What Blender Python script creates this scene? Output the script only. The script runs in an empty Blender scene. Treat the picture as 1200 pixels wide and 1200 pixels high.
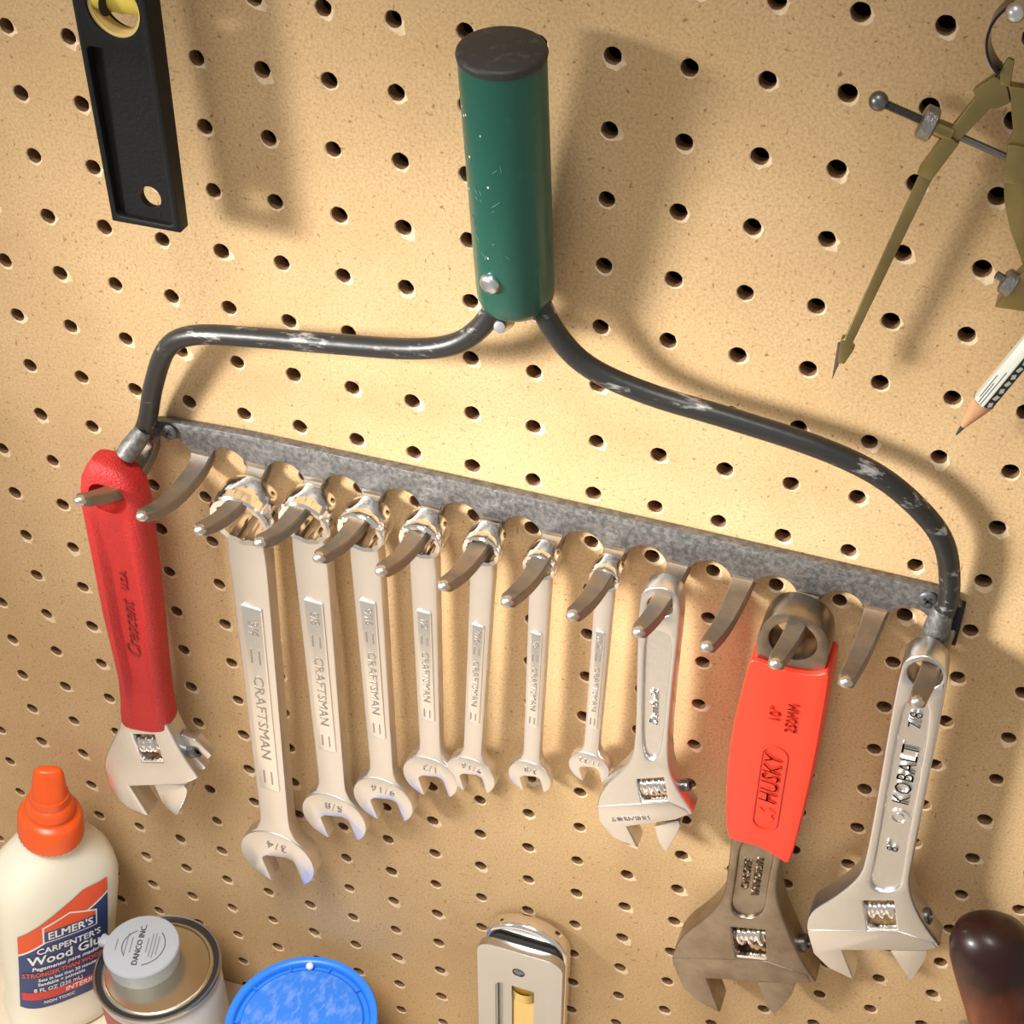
import bpy, bmesh, math, random
from mathutils import Vector, Matrix
random.seed(7)
S = 0.01            # the design is in centimetres; the scene is in metres
Z0 = 53.3           # the bench top is world z = 0
scene = bpy.context.scene
def W(x, y, z): return Vector((x*S, y*S, (z+Z0)*S))

# ------------------------------------------------------------ camera, light, exposure
cam_d = bpy.data.cameras.new('camera'); cam = bpy.data.objects.new('camera', cam_d)
scene.collection.objects.link(cam); scene.camera = cam
cam_d.sensor_width = 36.0; cam_d.lens = 1792.0/1200*36
cam_d.shift_x = -(705.47-600)/1200; cam_d.shift_y = (624.79-600)/1200
cam_d.clip_start = 0.01; cam_d.clip_end = 20
r_ = Vector((0.95288, 0.30092, 0.03824)); d_ = Vector((0.22008, -0.59904, -0.76988)); f_ = Vector((-0.20876, 0.74202, -0.63705))
M = Matrix((( r_.x, -d_.x, -f_.x), (r_.y, -d_.y, -f_.y), (r_.z, -d_.z, -f_.z))).to_4x4()
M.translation = W(28.463, -45.505, 26.989)
cam.matrix_world = M

scene.view_settings.view_transform = 'Standard'
scene.view_settings.look = 'None'
scene.view_settings.gamma = 1.0
scene.view_settings.use_curve_mapping = False
scene.view_settings.exposure = 0.0

world = bpy.data.worlds.new('room_light'); scene.world = world; world.use_nodes = True
bg = world.node_tree.nodes['Background']
bg.inputs[0].default_value = (1.0, 0.95, 0.88, 1); bg.inputs[1].default_value = 0.44

def area(name, loc, target, size, power, color):
    l = bpy.data.lights.new(name, 'AREA'); l.shape = 'DISK'; l.size = size; l.energy = power; l.color = color
    o = bpy.data.objects.new(name, l); scene.collection.objects.link(o)
    o.location = loc; o.rotation_euler = (target-loc).to_track_quat('-Z', 'Y').to_euler()
    return o
k = area('work_lamp_light', W(-52, -56, 14), W(19, 0, -14), 0.24, 0.78, (1.0, 0.97, 0.92)); k.data.spread = math.radians(27)
c = area('bench_fill_light', W(0, -60, 80), W(0, -22, -53), 0.6, 2.0, (1.0, 0.97, 0.93)); c.data.spread = math.radians(40)  # added overhead fill: brightens the bench so that the wrench faces reflect it

# ------------------------------------------------------------ materials
MATS = {}
def mat(name, color, rough=0.5, metal=0.0, noise=None, bump=None, spec=None, coat=0, sss=0, trans=0, rvar=0):
    """noise = (scale, second colour, low, high); bump = (scale, strength, distance)"""
    m = bpy.data.materials.new(name); m.use_nodes = True; MATS[name] = m
    nt = m.node_tree; b = nt.nodes['Principled BSDF']
    b.inputs['Base Color'].default_value = (*color, 1); b.inputs['Roughness'].default_value = rough; b.inputs['Metallic'].default_value = metal
    if spec is not None: b.inputs['Specular IOR Level'].default_value = spec
    if coat: b.inputs['Coat Weight'].default_value = coat; b.inputs['Coat Roughness'].default_value = .12
    if trans: b.inputs['Transmission Weight'].default_value = trans
    if sss:
        b.inputs['Subsurface Weight'].default_value = sss; b.inputs['Subsurface Radius'].default_value = (1, .8, .5); b.inputs['Subsurface Scale'].default_value = .01
    tc = nt.nodes.new('ShaderNodeTexCoord')
    if noise:
        sc, c2, lo, hi = noise[:4]
        n = nt.nodes.new('ShaderNodeTexNoise'); n.inputs['Scale'].default_value = sc; n.inputs['Detail'].default_value = 8; n.inputs['Roughness'].default_value = .65
        if len(noise) > 4:
            mp = nt.nodes.new('ShaderNodeMapping'); mp.inputs['Scale'].default_value = noise[4]
            nt.links.new(tc.outputs['Object'], mp.inputs[0]); nt.links.new(mp.outputs[0], n.inputs['Vector'])
        else: nt.links.new(tc.outputs['Object'], n.inputs['Vector'])
        cr = nt.nodes.new('ShaderNodeValToRGB'); cr.color_ramp.elements[0].position = lo; cr.color_ramp.elements[1].position = hi
        cr.color_ramp.elements[0].color = (*color, 1); cr.color_ramp.elements[1].color = (*c2, 1)
        nt.links.new(n.outputs[0], cr.inputs[0]); nt.links.new(cr.outputs[0], b.inputs['Base Color'])
        if rvar:
            mr = nt.nodes.new('ShaderNodeMapRange'); mr.inputs['From Min'].default_value = lo; mr.inputs['From Max'].default_value = hi
            mr.inputs['To Min'].default_value = rough; mr.inputs['To Max'].default_value = rough+rvar
            nt.links.new(n.outputs[0], mr.inputs['Value']); nt.links.new(mr.outputs[0], b.inputs['Roughness'])
    if bump:
        n2 = nt.nodes.new('ShaderNodeTexNoise'); n2.inputs['Scale'].default_value = bump[0]; n2.inputs['Detail'].default_value = 4
        nt.links.new(tc.outputs['Object'], n2.inputs['Vector'])
        bp = nt.nodes.new('ShaderNodeBump'); bp.inputs['Strength'].default_value = bump[1]; bp.inputs['Distance'].default_value = bump[2]
        nt.links.new(n2.outputs[0], bp.inputs['Height']); nt.links.new(bp.outputs[0], b.inputs['Normal'])
    return m

def board_material():
    m = mat('hardboard', (.55, .35, .18), .75)
    nt = m.node_tree; b = nt.nodes['Principled BSDF']; b.inputs['Specular IOR Level'].default_value = .25
    tc = [n for n in nt.nodes if n.type == 'TEX_COORD'][0]
    def noise(scale, detail, vec=None, rough=.6):
        n = nt.nodes.new('ShaderNodeTexNoise'); n.inputs['Scale'].default_value = scale; n.inputs['Detail'].default_value = detail; n.inputs['Roughness'].default_value = rough
        nt.links.new(vec or tc.outputs['Object'], n.inputs['Vector']); return n.outputs[0]
    def ramp(v, p0, c0, p1, c1):
        r = nt.nodes.new('ShaderNodeValToRGB'); e = r.color_ramp.elements
        e[0].position = p0; e[0].color = (*c0, 1); e[1].position = p1; e[1].color = (*c1, 1); nt.links.new(v, r.inputs[0]); return r.outputs[0]
    def mix(f, a, c):
        x = nt.nodes.new('ShaderNodeMix'); x.data_type = 'RGBA'; nt.links.new(f, x.inputs[0])
        nt.links.new(a, x.inputs[6]) if not isinstance(a, tuple) else setattr(x.inputs[6], 'default_value', (*a, 1))
        nt.links.new(c, x.inputs[7]) if not isinstance(c, tuple) else setattr(x.inputs[7], 'default_value', (*c, 1))
        return x.outputs[2]
    base = ramp(noise(16, 5), .35, (.58, .39, .195), .68, (.665, .465, .25))
    fine = mix(ramp(noise(900, 3), .40, (0, 0, 0), .70, (.75, .75, .75)), base, (.42, .26, .125))
    spk = mix(ramp(noise(420, 2), .645, (0, 0, 0), .71, (.8, .8, .8)), fine, (.22, .12, .05))
    w = nt.nodes.new('ShaderNodeMapping'); w.inputs['Scale'].default_value = (1, 1, .22); w.inputs['Rotation'].default_value = (0, .7, 0)
    nt.links.new(tc.outputs['Object'], w.inputs[0])
    fib = mix(ramp(noise(520, 2, w.outputs[0]), .69, (0, 0, 0), .74, (.75, .75, .75)), spk, (.25, .14, .06))
    w2 = nt.nodes.new('ShaderNodeMapping'); w2.inputs['Scale'].default_value = (.25, 1, 1); w2.inputs['Rotation'].default_value = (0, -.35, 0)
    nt.links.new(tc.outputs['Object'], w2.inputs[0])
    fib2 = mix(ramp(noise(430, 2, w2.outputs[0]), .70, (0, 0, 0), .75, (.7, .7, .7)), fib, (.27, .15, .065))
    nt.links.new(fib2, b.inputs['Base Color'])
    bp = nt.nodes.new('ShaderNodeBump'); bp.inputs['Strength'].default_value = .25; bp.inputs['Distance'].default_value = .0004
    nt.links.new(noise(700, 3), bp.inputs['Height']); nt.links.new(bp.outputs[0], b.inputs['Normal'])
    return m
board_material()
mat('raw_fibre', (.76, .60, .40), .9, noise=(300, (.62, .45, .27), .4, .7))
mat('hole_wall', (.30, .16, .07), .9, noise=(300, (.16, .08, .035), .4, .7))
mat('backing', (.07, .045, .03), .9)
mat('bench_wood', (.76, .66, .53), .6, noise=(9, (.68, .57, .44), .3, .7, (1, 8, 8)))
mat('iron', (.13, .128, .126), .5, .75, noise=(420, (.27, .26, .245), .40, .66), bump=(420, .6, .0006), rvar=.1)
mat('tine_iron', (.21, .19, .165), .45, .75, noise=(70, (.30, .21, .13), .40, .62), bump=(220, .5, .0006), rvar=.15)
mat('tip_metal', (.62, .58, .53), .35, 1, bump=(200, .3, .0004))
mat('bow_paint', (.035, .034, .032), .36, .4, noise=(190, (.42, .41, .39), .57, .66, (.22, 1, .8)), bump=(120, .4, .0006))
mat('green_paint', (.008, .085, .060), .32, 0, noise=(160, (.02, .12, .085), .6, .8), spec=.4, coat=.2, bump=(120, .08, .0005))
mat('paint_chip', (.75, .75, .7), .6)
mat('black_cap', (.022, .021, .02), .55, noise=(260, (.07, .065, .06), .55, .75), bump=(300, .4, .0004))
mat('zinc', (.72, .74, .76), .32, 1, noise=(300, (.55, .57, .6), .4, .7))
mat('black_screw', (.11, .11, .12), .45, .6)
mat('dark', (.008, .008, .008), .7)
mat('satin', (.80, .765, .735), .36, 1, bump=(500, .1, .0002))
mat('plate_metal', (.86, .825, .79), .30, 1)
mat('polished', (.92, .89, .86), .12, 1)
mat('stamp', (.40, .37, .34), .45, .9)
mat('cast_chrome', (.70, .69, .68), .30, 1, bump=(420, .3, .0004))
mat('smooth_chrome', (.74, .72, .70), .26, 1)
mat('bronze_chrome', (.36, .30, .235), .33, 1, noise=(45, (.24, .185, .135), .4, .65), bump=(260, .3, .0004))
mat('red_dip', (.46, .013, .013), .45, noise=(30, (.52, .018, .015), .4, .6), bump=(1100, .9, .0007))
mat('red_ink', (.22, .012, .01), .5)
mat('red_rubber', (.66, .035, .014), .40, bump=(300, .15, .0003))
mat('black_plastic', (.006, .006, .006), .5, bump=(700, .5, .0003), spec=.22)
mat('vial_yellow', (.80, .62, .10), .15, 0, trans=.35)
mat('vial_ring', (.62, .45, .16), .35)
mat('brass', (.34, .265, .105), .36, .9, noise=(60, (.24, .185, .075), .35, .7), bump=(200, .2, .0004))
mat('gold_brass', (.85, .66, .28), .25, 1)
mat('steel_dark', (.20, .20, .20), .35, 1)
mat('knurled_steel', (.33, .32, .31), .4, 1, bump=(900, .8, .0006))
mat('spring_blue', (.04, .042, .05), .2, .9)
mat('pencil_wood', (.60, .33, .17), .7, noise=(200, (.5, .25, .12), .4, .7, (1, 1, .2)))
mat('pencil_silver', (.72, .73, .66), .35, .35)
mat('pencil_black', (.012, .012, .012), .4)
mat('graphite', (.06, .07, .07), .4, .4)
mat('bottle', (.80, .76, .62), .3, 0, sss=.35)
mat('orange_cap', (.82, .10, .012), .33, sss=.1)
mat('label_orange', (.78, .085, .012), .4)
mat('label_blue', (.018, .045, .17), .4)
mat('label_white', (.82, .82, .80), .45)
mat('label_red', (.60, .03, .025), .4)
mat('tin', (.70, .64, .50), .22, 1)
mat('tin_rim', (.45, .45, .44), .25, 1)
mat('rubber_black', (.012, .012, .012), .5)
mat('can_paper', (.55, .53, .52), .5)
mat('can_red', (.38, .06, .045), .5)
mat('grey_plastic', (.36, .385, .42), .45)
mat('grey_print', (.20, .21, .235), .5)
mat('grey_ink', (.06, .065, .075), .5)
mat('blue_plastic', (.03, .19, .72), .38, noise=(210, (.13, .28, .76), .48, .62, (1, .5, 1)), sss=.05)
mat('blue_rim', (.025, .21, .80), .35)
mat('white_plastic', (.75, .75, .73), .4)
mat('tool_chrome', (.56, .56, .57), .26, 1, bump=(200, .1, .0003))
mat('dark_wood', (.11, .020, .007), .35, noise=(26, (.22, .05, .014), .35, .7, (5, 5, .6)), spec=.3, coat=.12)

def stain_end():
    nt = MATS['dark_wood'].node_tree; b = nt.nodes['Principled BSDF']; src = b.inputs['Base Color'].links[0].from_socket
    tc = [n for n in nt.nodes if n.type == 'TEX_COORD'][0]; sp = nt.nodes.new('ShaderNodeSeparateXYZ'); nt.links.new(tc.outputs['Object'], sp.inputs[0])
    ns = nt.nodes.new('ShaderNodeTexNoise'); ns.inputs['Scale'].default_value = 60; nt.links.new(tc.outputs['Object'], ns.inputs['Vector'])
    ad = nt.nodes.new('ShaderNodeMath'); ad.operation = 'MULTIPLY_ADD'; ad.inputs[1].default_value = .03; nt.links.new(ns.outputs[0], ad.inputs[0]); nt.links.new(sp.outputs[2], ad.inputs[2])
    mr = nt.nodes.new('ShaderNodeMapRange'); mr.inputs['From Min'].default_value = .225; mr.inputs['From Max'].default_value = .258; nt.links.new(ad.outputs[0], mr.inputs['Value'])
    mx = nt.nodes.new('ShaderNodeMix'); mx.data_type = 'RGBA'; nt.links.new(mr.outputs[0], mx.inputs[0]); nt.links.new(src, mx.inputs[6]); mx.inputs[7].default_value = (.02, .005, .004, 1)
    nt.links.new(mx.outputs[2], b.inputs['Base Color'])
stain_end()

# ------------------------------------------------------------ mesh helpers
def new_obj(name, bm, material, parent=None, loc=None, bevel=0, seg=2, ang=38, smooth=True, extra=(), kind=None):
    bmesh.ops.remove_doubles(bm, verts=bm.verts, dist=1e-5) if smooth else None
    bmesh.ops.recalc_face_normals(bm, faces=bm.faces)
    if bevel:
        es = [e for e in bm.edges if len(e.link_faces) == 2 and e.calc_face_angle(0) > math.radians(45)]
        bmesh.ops.bevel(bm, geom=es, offset=bevel, offset_type='OFFSET', segments=seg, profile=.5, affect='EDGES', clamp_overlap=True)
    bmesh.ops.scale(bm, vec=(S, S, S), verts=bm.verts)
    me = bpy.data.meshes.new(name); bm.to_mesh(me); bm.free()
    me.materials.append(MATS[material])
    for e in extra: me.materials.append(MATS[e])
    if smooth and len(me.polygons):
        me.polygons.foreach_set('use_smooth', [True]*len(me.polygons)); me.set_sharp_from_angle(angle=math.radians(ang))
    o = bpy.data.objects.new(name, me); scene.collection.objects.link(o)
    if parent: o.parent = parent
    if loc is not None: o.location = loc
    if kind: o['kind'] = kind
    return o
def tag(o, label, cat, group=None):
    o['label'] = label; o['category'] = cat
    if group: o['group'] = group
    return o
def thing(name, label, cat, loc, rot=(0, 0, 0), group=None):
    o = bpy.data.objects.new(name, None); scene.collection.objects.link(o); o.empty_display_size = .01
    o.location = loc; o.rotation_euler = rot
    return tag(o, label, cat, group)

def prism(bm, loops, y0, y1):
    """loops: outer outline then holes, as (u, v) points; extruded from y0 to y1 along local y."""
    sub = bmesh.new(); es = []; vl = []
    for lp in loops:
        vs = [sub.verts.new((u, y0, v)) for u, v in lp]; vl.append(vs)
        for i in range(len(vs)): es.append(sub.edges.new((vs[i], vs[(i+1) % len(vs)])))
    if len(loops) == 1: sub.faces.new(vl[0])
    else: bmesh.ops.triangle_fill(sub, use_beauty=True, use_dissolve=False, edges=es, normal=(0, -1, 0))
    sub.verts.index_update()
    base = [v.co.copy() for v in sub.verts]; fs = [[v.index for v in f.verts] for f in sub.faces]
    li = [[v.index for v in vs] for vs in vl]; sub.free()
    a = [bm.verts.new(c) for c in base]; b = [bm.verts.new((c.x, y1, c.z)) for c in base]
    for f in fs:
        bm.faces.new([a[i] for i in f]); bm.faces.new([b[i] for i in reversed(f)])
    for l in li:
        for i in range(len(l)):
            p, q = l[i], l[(i+1) % len(l)]
            bm.faces.new((a[p], a[q], b[q], b[p]))
    return bm
def circle(cx, cy, r, n=24, a0=0): return [(cx+r*math.cos(a0+2*math.pi*i/n), cy+r*math.sin(a0+2*math.pi*i/n)) for i in range(n)]
def smooth_loop(pts, it=2, keep=()):
    """Chaikin corner cutting of a closed outline; corners whose index is in keep stay sharp."""
    keep = set(pts[i] for i in keep)
    for _ in range(it):
        out = []
        for i, p in enumerate(pts):
            a = pts[i-1]; b = pts[(i+1) % len(pts)]
            if p in keep: out.append(p)
            else: out += [(p[0]*.75+a[0]*.25, p[1]*.75+a[1]*.25), (p[0]*.75+b[0]*.25, p[1]*.75+b[1]*.25)]
        pts = out
    return pts
def rrect(x0, x1, z0, z1, r, n=5):
    out = []
    for cx, cz, a in ((x1-r, z1-r, 0), (x0+r, z1-r, 90), (x0+r, z0+r, 180), (x1-r, z0+r, 270)):
        for i in range(n+1):
            t = math.radians(a+90*i/n); out.append((cx+r*math.cos(t), cz+r*math.sin(t)))
    return out
def box(bm, c, s, rot=None):
    m = Matrix.Translation(c) @ (rot.to_4x4() if rot else Matrix.Identity(4)) @ Matrix.Diagonal((*s, 1))
    bmesh.ops.create_cube(bm, size=1, matrix=m); return bm
def frame(d):
    d = Vector(d).normalized(); h = Vector((0, 0, 1)) if abs(d.z) < .9 else Vector((1, 0, 0))
    x = h.cross(d).normalized(); return x, d.cross(x), d
def lathe(bm, prof, o=(0, 0, 0), d=(0, 0, 1), n=32, cap=True, sx=1, sy=1, xa=None):
    """prof: (radius, height along d)."""
    o = Vector(o); x, y, d = frame(d)
    if xa: x = Vector(xa).normalized(); y = d.cross(x)
    rings = []
    for r, h in prof:
        rings.append([bm.verts.new(o+d*h+x*(r*sx*math.cos(2*math.pi*i/n))+y*(r*sy*math.sin(2*math.pi*i/n))) for i in range(n)])
    for a, b in zip(rings, rings[1:]):
        for i in range(n): bm.faces.new((a[i], a[(i+1) % n], b[(i+1) % n], b[i]))
    if cap:
        if prof[0][0] > 1e-6: bm.faces.new(list(reversed(rings[0])))
        if prof[-1][0] > 1e-6: bm.faces.new(rings[-1])
    return bm
def catmull(pts, n=8):
    pts = [Vector(p) for p in pts]; out = []
    P = [pts[0]*2-pts[1]]+pts+[pts[-1]*2-pts[-2]]
    for i in range(1, len(P)-2):
        for k in range(n):
            t = k/n; a, b, c, d = P[i-1], P[i], P[i+1], P[i+2]
            out.append(.5*((2*b)+(c-a)*t+(2*a-5*b+4*c-d)*t*t+(3*b-a-3*c+d)*t**3))
    return out+[pts[-1]]
def tube(bm, path, rad, n=12, cap=True, sec=None):
    """path of points, rad a number or list; sec = list of (a, b) section points instead of a circle (a along side, b along up)."""
    path = [Vector(p) for p in path]; m = len(path)
    rad = rad if isinstance(rad, (list, tuple)) else [rad]*m
    t = [(path[min(i+1, m-1)]-path[max(i-1, 0)]).normalized() for i in range(m)]
    x, y, _ = frame(t[0]); rings = []
    for i in range(m):
        x = (x-t[i]*x.dot(t[i])).normalized(); y = t[i].cross(x)
        k = sec[i] if sec else [(math.cos(2*math.pi*j/n)*rad[i], math.sin(2*math.pi*j/n)*rad[i]) for j in range(n)]
        rings.append([bm.verts.new(path[i]+x*a+y*b) for a, b in k])
    for a, b in zip(rings, rings[1:]):
        c = len(a)
        for i in range(c): bm.faces.new((a[i], a[(i+1) % c], b[(i+1) % c], b[i]))
    if cap: bm.faces.new(list(reversed(rings[0]))); bm.faces.new(rings[-1])
    return bm
def loft(bm, rings, cap=True):
    R = [[bm.verts.new(p) for p in r] for r in rings]; n = len(R[0])
    for a, b in zip(R, R[1:]):
        for i in range(n): bm.faces.new((a[i], a[(i+1) % n], b[(i+1) % n], b[i]))
    if cap: bm.faces.new(list(reversed(R[0]))); bm.faces.new(R[-1])
    return bm
def text_bm(body, size, depth=.02, shear=0, spacing=1.0, wscale=1.0, bold=0):
    cu = bpy.data.curves.new('t', 'FONT'); cu.body = body; cu.size = size; cu.extrude = depth/2; cu.align_x = 'CENTER'; cu.align_y = 'CENTER'
    cu.shear = shear; cu.space_character = spacing; cu.resolution_u = 2; 
    o = bpy.data.objects.new('t', cu); scene.collection.objects.link(o)
    me = bpy.data.meshes.new_from_object(o.evaluated_get(bpy.context.evaluated_depsgraph_get()))
    bm = bmesh.new(); bm.from_mesh(me)
    bpy.data.objects.remove(o); bpy.data.curves.remove(cu); bpy.data.meshes.remove(me)
    if bold:
        g = bmesh.ops.duplicate(bm, geom=bm.verts[:]+bm.edges[:]+bm.faces[:])
        for e in g['geom']:
            if isinstance(e, bmesh.types.BMVert): e.co.x += bold*1.6; e.co.y += bold*.5
    for v in bm.verts: v.co.x *= wscale
    return bm
def lettering(parent, body, size, at, right, up, material, name='lettering', depth=.03, **k):
    """flat raised letters; at = local point on the face, right/up = local directions."""
    bm = text_bm(body, size, depth, **k); r = Vector(right).normalized(); u = Vector(up).normalized(); n = r.cross(u); at = Vector(at)
    for v in bm.verts: c = v.co.copy(); v.co = at+r*c.x+u*c.y+n*c.z
    return new_obj(name, bm, material, parent, smooth=False)
UP = dict(right=(0, 0, 1), up=(-1, 0, 0)); DOWN = dict(right=(0, 0, -1), up=(1, 0, 0)); FLIP = dict(right=(-1, 0, 0), up=(0, 0, -1))
def subtract(o, cutter):
    md = o.modifiers.new('b', 'BOOLEAN'); md.operation = 'DIFFERENCE'; md.solver = 'EXACT'; md.object = cutter
    me = bpy.data.meshes.new_from_object(o.evaluated_get(bpy.context.evaluated_depsgraph_get()))
    o.modifiers.clear(); old = o.data; nm = old.name; o.data = me; bpy.data.meshes.remove(old); me.name = nm
    bpy.data.objects.remove(cutter)
    me.polygons.foreach_set('use_smooth', [True]*len(me.polygons)); me.set_sharp_from_angle(angle=math.radians(38))

# ------------------------------------------------------------ the setting
def pegboard():
    P = 2.54; N = 16; rng = random.Random(3); verts = []; faces = []; mi = []
    for c in range(-17, 23):
        for r in range(-11, 22):
            cx, cz = c*P, -r*P; b = len(verts); jx, jz = rng.uniform(-.03, .03), rng.uniform(-.03, .03); rr = .315*rng.uniform(.95, 1.04)
            tear = rng.choice((.04, .08, .12, .16, .24)); ta = rng.uniform(-1.3, -.2)
            for i in range(N):
                a = 2*math.pi*i/N; ca, sa = math.cos(a), math.sin(a); k = P/2/max(abs(ca), abs(sa))
                verts.append((cx+ca*k, 0, cz+sa*k))
            for i in range(N):
                a = 2*math.pi*i/N; k = rr+.012+rng.uniform(0, .03)+tear*max(0, math.cos(a-ta))**2*rng.uniform(.3, 1.3)
                verts.append((cx+jx+math.cos(a)*k, 0, cz+jz+math.sin(a)*k))
            for i in range(N):
                a = 2*math.pi*i/N; k = rr*rng.uniform(.95, 1.03); verts.append((cx+jx+math.cos(a)*k, .05, cz+jz+math.sin(a)*k))
            for i in range(N):
                a = 2*math.pi*i/N; verts.append((cx+jx+math.cos(a)*rr, .62, cz+jz+math.sin(a)*rr))
            for q in range(3):
                for i in range(N):
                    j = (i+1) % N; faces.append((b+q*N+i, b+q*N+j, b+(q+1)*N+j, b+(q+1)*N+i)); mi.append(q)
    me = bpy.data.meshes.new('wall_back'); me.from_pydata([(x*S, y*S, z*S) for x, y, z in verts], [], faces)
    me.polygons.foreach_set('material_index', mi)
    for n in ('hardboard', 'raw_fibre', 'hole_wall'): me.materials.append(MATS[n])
    me.update()
    o = bpy.data.objects.new('wall_back', me); scene.collection.objects.link(o); o.location = W(0, 0, 0)
    o['kind'] = 'structure'; o['label'] = 'tan hardboard pegboard wall with a grid of holes'
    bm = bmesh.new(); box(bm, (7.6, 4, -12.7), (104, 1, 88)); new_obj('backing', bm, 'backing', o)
    return o
pegboard()
bm = bmesh.new(); box(bm, (7.6, -32, -2), (110, 64, 4))
tag(new_obj('workbench_top', bm, 'bench_wood', None, W(0, 0, -53.3), bevel=.2), 'pale wooden bench top below the pegboard under bottle and cans', 'bench')

# ------------------------------------------------------------ the rake head
TX = [-4.68+2.631*k for k in range(14)]
def rake():
    B = Vector((12.4, 0, -12)); T = thing('rake_head', 'old bow rake head with green handle stub screwed to pegboard as tool rack', 'rake head', W(*B))
    L = lambda x, y, z: Vector((x, y, z))-B
    # flat bar with gullets
    zt = lambda x: -10.75-.35*max(0, (0-x))/3.5 if x < 0 else -10.72
    out = [(-4.0, -11.15), (-3.2, -11.05), (0, -10.85), (9, -10.72), (19, -10.68), (28.6, -10.70), (29.5, -10.8), (30.0, -11.3), (30.0, -12.45)]
    g = []
    for k in range(13, 0, -1):
        a, b = TX[k]-.46, TX[k-1]+.46; c = (a+b)/2; r = (a-b)/2
        g.append((a, -12.75))
        for i in range(0, 13):
            t = math.pi*i/12; g.append((c+r*math.cos(t), -12.65+r*.98*math.sin(t)+(.03 if i in (0, 12) else 0)))
        g.append((b, -12.75))
    out += [(TX[13]+.3, -12.75)]+g+[(TX[0]-.35, -12.75), (-5.1, -12.3), (-4.7, -11.6)]
    bm = bmesh.new(); prism(bm, [[(x-B.x, z-B.z) for x, z in out]], -.5, -.08)
    new_obj('head_bar', bm, 'iron', T, bevel=.06, seg=2)
    # tines
    for k, x in enumerate(TX):
        dz = .04*k if k < 12 else (.38, .22)[k-12]
        lx = -.032*k if k else -.42
        P = catmull([L(x, -.29, -12.2), L(x, -.34, -12.7), L(x-.05, -.85, -13.2), L(x-.15, -1.8, -13.62), L(x-.38, -2.8, -13.6), L(x-.55, -3.6, -13.32), L(x-.72, -4.55, -12.82)], 6) if k == 0 else catmull([L(x, -.29, -12.2), L(x, -.34, -12.6+dz*.3), L(x+lx*.1, -.85, -12.97+dz*.7), L(x+lx*.25, -1.8, -13.10+dz), L(x+lx*.5, -2.9, -13.07+dz), L(x+lx*.8, -4.0, -12.82+dz), L(x+lx, -5.15+random.uniform(-.08, .08), -12.30+dz)], 6)
        m = len(P); sec = []; secs = []
        for i in range(m):
            f = i/(m-1); hw = .50*(1-.40*f); ht = .23+.05*math.sin(math.pi*f)-.01*f
            if i == m-1: hw *= .72; ht *= .72
            secs.append([(sx*hw*a, sy*ht*b) for sx, sy, a, b in ((1, 1, .86, 1), (-1, 1, .86, 1), (-1, 1, 1, .72), (-1, -1, 1, .72), (-1, -1, .86, 1), (1, -1, .86, 1), (1, -1, 1, .72), (1, 1, 1, .72))])
        bm = bmesh.new(); R = []
        for i in range(m):
            t = (P[min(i+1, m-1)]-P[max(i-1, 0)]).normalized(); xa = Vector((1, 0, 0)); ya = xa.cross(t).normalized()
            R.append([P[i]+xa*a+ya*b for a, b in secs[i]])
        loft(bm, R); o = new_obj('tine', bm, 'tine_iron', T, ang=28)
        bm = bmesh.new(); e = P[-1]; d = (P[-1]-P[-2]).normalized()
        lathe(bm, [(.26, -.22), (.265, -.05), (.22, .06), (.12, .13), (0, .15)], e, d, 12, sx=1, sy=.86, xa=(1, 0, 0)); new_obj('worn_tip', bm, 'tip_metal', o)
    # bow rods
    lp = [(-4.75, -1.55, -12.2), (-4.6, -1.15, -11.95), (-4.15, -.85, -11.0), (-3.28, -1.12, -8.71), (-2.14, -1.43, -6.54), (-.71, -1.57, -5.54), (2.03, -1.64, -4.99), (5.66, -1.72, -4.42), (8.47, -1.8, -3.92), (10.21, -1.88, -3.28), (11.34, -1.9, -2.26), (12.15, -1.9, -.71), (12.4, -1.9, .6)]
    rp = [(12.95, -1.9, .6), (13.45, -1.95, -.49), (14.17, -2.0, -1.83), (15.42, -1.93, -2.99), (17.64, -1.83, -3.68), (20.77, -1.78, -4.04), (23.88, -1.71, -4.51), (26.08, -1.61, -5.24), (27.78, -1.43, -6.51), (28.83, -1.23, -7.95), (29.36, -.95, -10.1), (29.35, -.85, -11.6), (29.2, -.85, -12.75)]
    for pts, s in ((lp, .40), (rp, .40)):
        C = catmull([L(*p) for p in pts], 8); n = len(C)
        bm = bmesh.new(); tube(bm, C, [s]*n, 14); new_obj('bow_rod', bm, 'bow_paint', T)
    bm = bmesh.new(); lathe(bm, [(.3, 0), (.46, .05), (.5, .5), (.45, 1.2), (.36, 1.5)], L(-4.95, -1.75, -12.45), Vector((-3.95, -.8, -10.9))-Vector((-4.95, -1.75, -12.45)), 12, sx=1.0, sy=.9); new_obj('weld_bracket', bm, 'iron', T, ang=60)
    bm = bmesh.new(); lathe(bm, [(.3, 0), (.46, .08), (.52, .7), (.45, 1.6), (.38, 1.9)], L(29.2, -.9, -13.0), (.06, 0, 1), 12); new_obj('weld_bracket', bm, 'iron', T, ang=60)
    bm = bmesh.new(); box(bm, L(29.88, -.3, -12.2), (.42, .5, 1.9)); new_obj('end_shade_block', bm, 'dark', T, bevel=.03)  # extra block, black in place of the shaded side of the last tine
    # handle stub
    a = L(12.6, -1.70, -1.1); b = L(12.62, -3.12, 8.55); d = (b-a); h = d.length
    bm = bmesh.new(); lathe(bm, [(.6, 0), (1.05, .02), (1.22, .12), (1.34, .4), (1.37, .9), (1.385, h-.18), (1.37, h-.12)], a, d, 48); st = new_obj('handle_socket', bm, 'green_paint', T, ang=50)
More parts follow.
